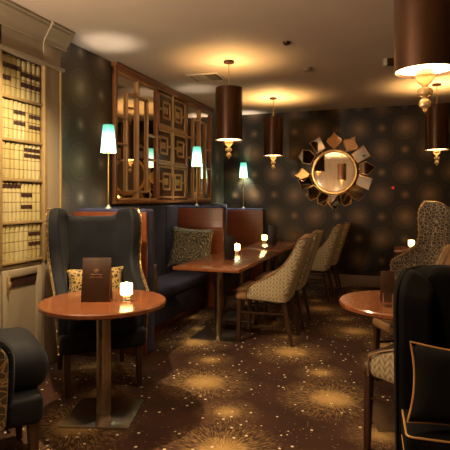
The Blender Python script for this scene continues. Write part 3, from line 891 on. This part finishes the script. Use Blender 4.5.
# ------------------------------------------------------------------ tables
def round_table(label, loc, plate_rot, R=.41, H=.75):
    t = thing('round_table', label, 'table', loc)
    b = bm_new(); add_lathe(b, [(0, H - .036), (R - .012, H - .036), (R, H - .028), (R, H - .008), (R - .006, H), (0, H)], 72); obj('table_top', b, 'mahogtop', t)
    b = bm_new(); add_lathe(b, [(.047, .012), (.047, H - .05), (.12, H - .045), (.12, H - .036)], 28); obj('column', b, 'steel', t)
    b = bm_new(); add_box(b, (-.22, -.22, 0), (.22, .22, .012), .003); obj('base_plate', b, 'steel', t, rot=(0, 0, plate_rot))
    return t
round_table('near mahogany round table on a square steel base', (-1.825, 2.80, 0), math.radians(16))
round_table('mahogany round table at right beside the dark wing chair', (.05, 3.40, 0), math.radians(16))
def rect_table(label, x0, x1, y0, y1, cols, H=.75):
    cx, cy = (x0 + x1) / 2, (y0 + y1) / 2
    t = thing('dining_table', label, 'table', (cx, cy, 0), 0, 'rectangular mahogany tables')
    hx, hy = (x1 - x0) / 2, (y1 - y0) / 2
    b = bm_new(); add_box(b, (-hx, -hy, H - .034), (hx, hy, H), .005); obj('table_top', b, 'mahogtop', t)
    for c in cols:
        b = bm_new(); add_lathe(b, [(.036, .010), (.036, H - .046), (.11, H - .042), (.11, H - .034)], 24, at=(0, c - cy, 0)); obj('column', b, 'steel', t)
        b = bm_new(); add_box(b, (-.23, c - cy - .22, 0), (.23, c - cy + .22, .010), .003); obj('base_plate', b, 'steel', t)
    return t
rect_table('long mahogany table with steel columns in the nearest booth', -2.09, -1.40, 4.42, 6.16, (4.80, 5.62))
rect_table('shorter mahogany table in the far booth by the back wall', -2.02, -1.40, 6.30, 7.55, (6.75, 7.25))
rect_table('small dark table with a candle beside the giraffe-pattern chair', -.02, .74, 6.75, 7.45, (7.1,))

# ------------------------------------------------------------------ table things
def candle(h=.072, r=.040):
    t = thing('candle', '', 'candle')
    b = bm_new(); add_lathe(b, [(0, 0), (.030, 0), (.032, .005), (.026, .012), (.024, .028), (.030, .036), (.030, .040), (0, .040)], 20); obj('glass_foot', b, 'glass', t)
    b = bm_new(); z = .0405; add_lathe(b, [(0, z), (r - .003, z), (r, z + .005), (r, z + h), (r - .004, z + h), (r - .006, z + h - .012), (0, z + h - .014)], 24); obj('wax_cup', b, 'wax', t)
    b = bm_new(); z = z + h; add_lathe(b, [(0, z - .014), (.004, z - .010), (.005, z - .002), (.002, z + .010), (0, z + .016)], 10); obj('flame', b, 'flame', t)
    lamp_light((0, 0, h + .068), 1.3, (1.0, .56, .20), .012, 'flame_light', t)
    return t
cd = candle()
cd.location = (-1.675, 2.835, .751); cd['label'] = 'lit candle on the near round table'; cd['group'] = 'lit table candles'
dup(cd, (-1.845, 5.74, .751), 0, 'lit candle on the nearer rectangular table')
dup(cd, (-1.90, 7.30, .751), 0, 'lit candle on the far booth table')
dup(cd, (.20, 7.03, .751), 0, 'lit candle on the small dark table at far right')

def menu(mat, w, h, label, loc, rz, emblem=False, group=None, spread=.10):
    """folded menu card standing like a tent seen from the side"""
    t = thing('menu', label, 'menu', loc, rz, group)
    a = math.atan2(spread / 2, h)
    for s in (-1, 1):
        b = bm_new(); add_box(b, (-w / 2, -.0035, 0), (w / 2, .0035, h), .0025)
        bmesh.ops.rotate(b, verts=b.verts[:], cent=(0, 0, h), matrix=Matrix.Rotation(s * a, 3, 'X'))
        zmin = min(v_.co.z for v_ in b.verts)
        bmesh.ops.translate(b, verts=b.verts[:], vec=(0, 0, -zmin))
        o = obj('cover', b, mat, t)
        if emblem and s == -1:
            b = bm_new()
            cz, yy = h * .60, -.006
            def crv(f, n=14, r=.0024): add_tube(b, [f(i / (n - 1)) for i in range(n)], r, 5)
            for k in range(3):
                crv(lambda q, k=k: ((q - .5) * (.018 + .010 * k), yy, cz + .012 + .008 * k + .006 * math.sin(q * PI)))
            crv(lambda q: ((q - .5) * .075, yy, cz + .003 * math.sin(q * PI * 4)))
            for k in range(6):
                x0 = -.034 + .0135 * k
                crv(lambda q, x0=x0, k=k: (x0 + .004 * math.cos(q * 5 + k), yy, cz - .016 + .006 * math.sin(q * 5 + k * 1.7)), 9, .0020)
            bmesh.ops.rotate(b, verts=b.verts[:], cent=(0, 0, h), matrix=Matrix.Rotation(-a, 3, 'X'))
            obj('emblem', b, 'menuink', o)
    return t
menu('menu', .185, .285, 'brown leather menu with dark emblem standing on the near round table', (-1.86, 2.775, .751), math.radians(20), True)
menu('black', .105, .265, 'black menu card standing on the nearer rectangular table', (-1.74, 5.16, .751), math.radians(35), False, 'black menu cards', .06)
menu('black', .13, .275, 'black menu card standing on the far booth table', (-1.74, 7.16, .751), math.radians(15), False, 'black menu cards', .06)
menu('menu', .085, .20, 'small brown menu card standing on the right round table', (-.05, 3.37, .751), math.radians(15), False, None, .05)
g = thing('tumbler', 'small clear glass beside the brown card on the right round table', 'glass', (-.045, 3.22, .751))
b = bm_new(); add_lathe(b, [(0, 0), (.030, 0), (.034, .085), (.0315, .085), (.028, .008), (0, .008)], 24); obj('cup', b, 'glass', g)

# ------------------------------------------------------------------ cushions
def cushion(name, label, mat, w, h, th, loc, rot, piping=None, pinch=.10, group=None):
    t = thing(name, label, 'cushion', loc, 0, group); t.rotation_euler = rot
    n = 16; b = bm_new(); sides = []
    def P(i, j, s):
        u, v_ = -1 + 2 * i / n, -1 + 2 * j / n
        k = 1 - pinch * (1 - abs(u) ** 2) * abs(v_) ** 3; k2 = 1 - pinch * (1 - abs(v_) ** 2) * abs(u) ** 3
        d = th / 2 * ((1 - u ** 4) * (1 - v_ ** 4)) ** .5
        wob = .006 * math.sin(3 * u + 2 * v_)
        return Vector((u * w / 2 * k2, s * d + wob * (1 - u * u) * (1 - v_ * v_), v_ * h / 2 * k))
    rim = {}
    for s in (-1, 1):
        G = []
        for i in range(n + 1):
            row = []
            for j in range(n + 1):
                e = i in (0, n) or j in (0, n)
                if e and (i, j) in rim: row.append(rim[(i, j)]); continue
                q = b.verts.new(P(i, j, s))
                if e: rim[(i, j)] = q
                row.append(q)
            G.append(row)
        for i in range(n):
            for j in range(n): b.faces.new((G[i][j], G[i + 1][j], G[i + 1][j + 1], G[i][j + 1]))
    ring = [P(i, 0, 0) for i in range(n)] + [P(n, j, 0) for j in range(n)] + [P(n - i, n, 0) for i in range(n)] + [P(0, n - j, 0) for j in range(n)]
    obj('cover', b, mat, t, smooth=80)
    if piping:
        b = bm_new(); add_tube(b, ring, .0045, 6, True); obj('piping', b, piping, t)
    return t
cushion('cushion', 'square rose-patterned grey cushion leaning in the bench corner', 'rose', .56, .54, .16, (-2.44, 5.70, .80), (math.radians(-16), math.radians(4), math.radians(14)))
cushion('cushion', 'gold lattice cushion on the navy wing chair behind the menu', 'goldlattice', .46, .24, .11, (-2.29, 3.40, .745), (math.radians(-12), 0, math.radians(43)))
cushion('cushion', 'plain brown cushion leaning behind the nearest partition', 'brownfab', .30, .30, .11, (-2.37, 4.36, .635), (math.radians(12), 0, math.radians(0)))
cushion('cushion', 'black cushion with gold piping standing on the near-black chair', 'darkfab', .42, .30, .12, (.255, 2.095, .685), (math.radians(-14), math.radians(5), math.radians(10)), 'piping')

# ------------------------------------------------------------------ downlights
def downlight(x, y, power, col, size=75, blend=.6, label='', tilt=(0, 0)):
    t = thing('downlight', label, 'downlight', (x, y, CH), 0, 'small recessed ceiling downlights')
    b = bm_new(); add_lathe(b, [(.030, -.006), (.048, -.006), (.050, -.001), (.030, -.001), (.030, -.006)], 24, caps=False); obj('trim_ring', b, 'plastic', t)
    b = bm_new(); add_lathe(b, [(0, -.003), (.029, -.003), (.029, -.001), (0, -.001)], 20); obj('lens', b, 'bulb', t)
    l = bpy.data.lights.new('spot_light', 'SPOT'); l.energy = power; l.color = col; l.spot_size = math.radians(size); l.spot_blend = blend; l.shadow_soft_size = .03
    o = bpy.data.objects.new('spot_light', l); COL.objects.link(o); o.parent = t; o.location = (0, 0, -.02)
    o.rotation_euler = (tilt[0], tilt[1], 0)
    return t
WARM = (1.0, .72, .40)
downlight(-2.12, 2.66, 290, WARM, 120, .7, 'recessed downlight over the bookcase, above the frame')
downlight(-.75, 3.1, 72, WARM, 130, .9, 'added unseen fill downlight over the middle of the aisle, above the frame')  # added fill for the chairs and mid floor
downlight(-.60, .9, 66, WARM, 140, .9, 'added unseen fill downlight over the aisle, above the frame')  # added general fill, no known fitting here
downlight(.95, 4.9, 75, WARM, 140, .9, 'added unseen fill downlight right of the aisle, outside the frame')  # added to light the chair backs from the right
downlight(-2.3, -1.6, 260, WARM, 120, .9, 'added unseen downlight brightening the front wall behind the viewer')  # added so the round mirror has a bright wall to reflect

t = thing('fill_uplighter', 'added unseen floor uplighter filling the ceiling, out of frame at left', 'fill uplighter', (-2.45, .55, 0))  # unseen uplighter, added to wash the ceiling with fill light
b = bm_new(); add_lathe(b, [(0, 0), (.15, 0), (.15, .015), (.02, .03), (0, .03)], 32); obj('base', b, 'bronze', t)
b = bm_new(); add_lathe(b, [(.014, .025), (.014, 1.70)], 14); obj('pole', b, 'bronze', t)
b = bm_new(); add_lathe(b, [(.02, 1.69), (.06, 1.71), (.17, 1.80), (.165, 1.80), (.055, 1.72), (0, 1.715)], 36); obj('bowl', b, 'bronze', t)
lamp_light((0, 0, 1.80), 330, (1.0, .76, .52), .06, 'bulb_light', t)

# ------------------------------------------------------------------ camera, world, colour
cam = bpy.data.cameras.new('camera'); co = bpy.data.objects.new('camera', cam); COL.objects.link(co)
co.location = (0, 0, 1.42); co.rotation_euler = (PI / 2, 0, math.radians(19.2))
cam.sensor_width = 36; cam.lens = 490 / 450 * 36; cam.shift_y = -26 / 450
cam.clip_start = .05
scene.camera = co
w = bpy.data.worlds.new('world'); scene.world = w; w.use_nodes = True
w.node_tree.nodes['Background'].inputs[0].default_value = (.05, .035, .025, 1)
w.node_tree.nodes['Background'].inputs[1].default_value = .3
scene.view_settings.view_transform = 'Standard'
scene.view_settings.look = 'None'
scene.view_settings.exposure = 0.3
scene.view_settings.gamma = 1.0
scene.view_settings.use_curve_mapping = False
try:
    scene.cycles.use_denoising = True
    scene.cycles.max_bounces = 8; scene.cycles.diffuse_bounces = 4; scene.cycles.glossy_bounces = 4
    scene.cycles.sample_clamp_indirect = 4.0
    scene.cycles.caustics_refractive = False
except Exception: pass
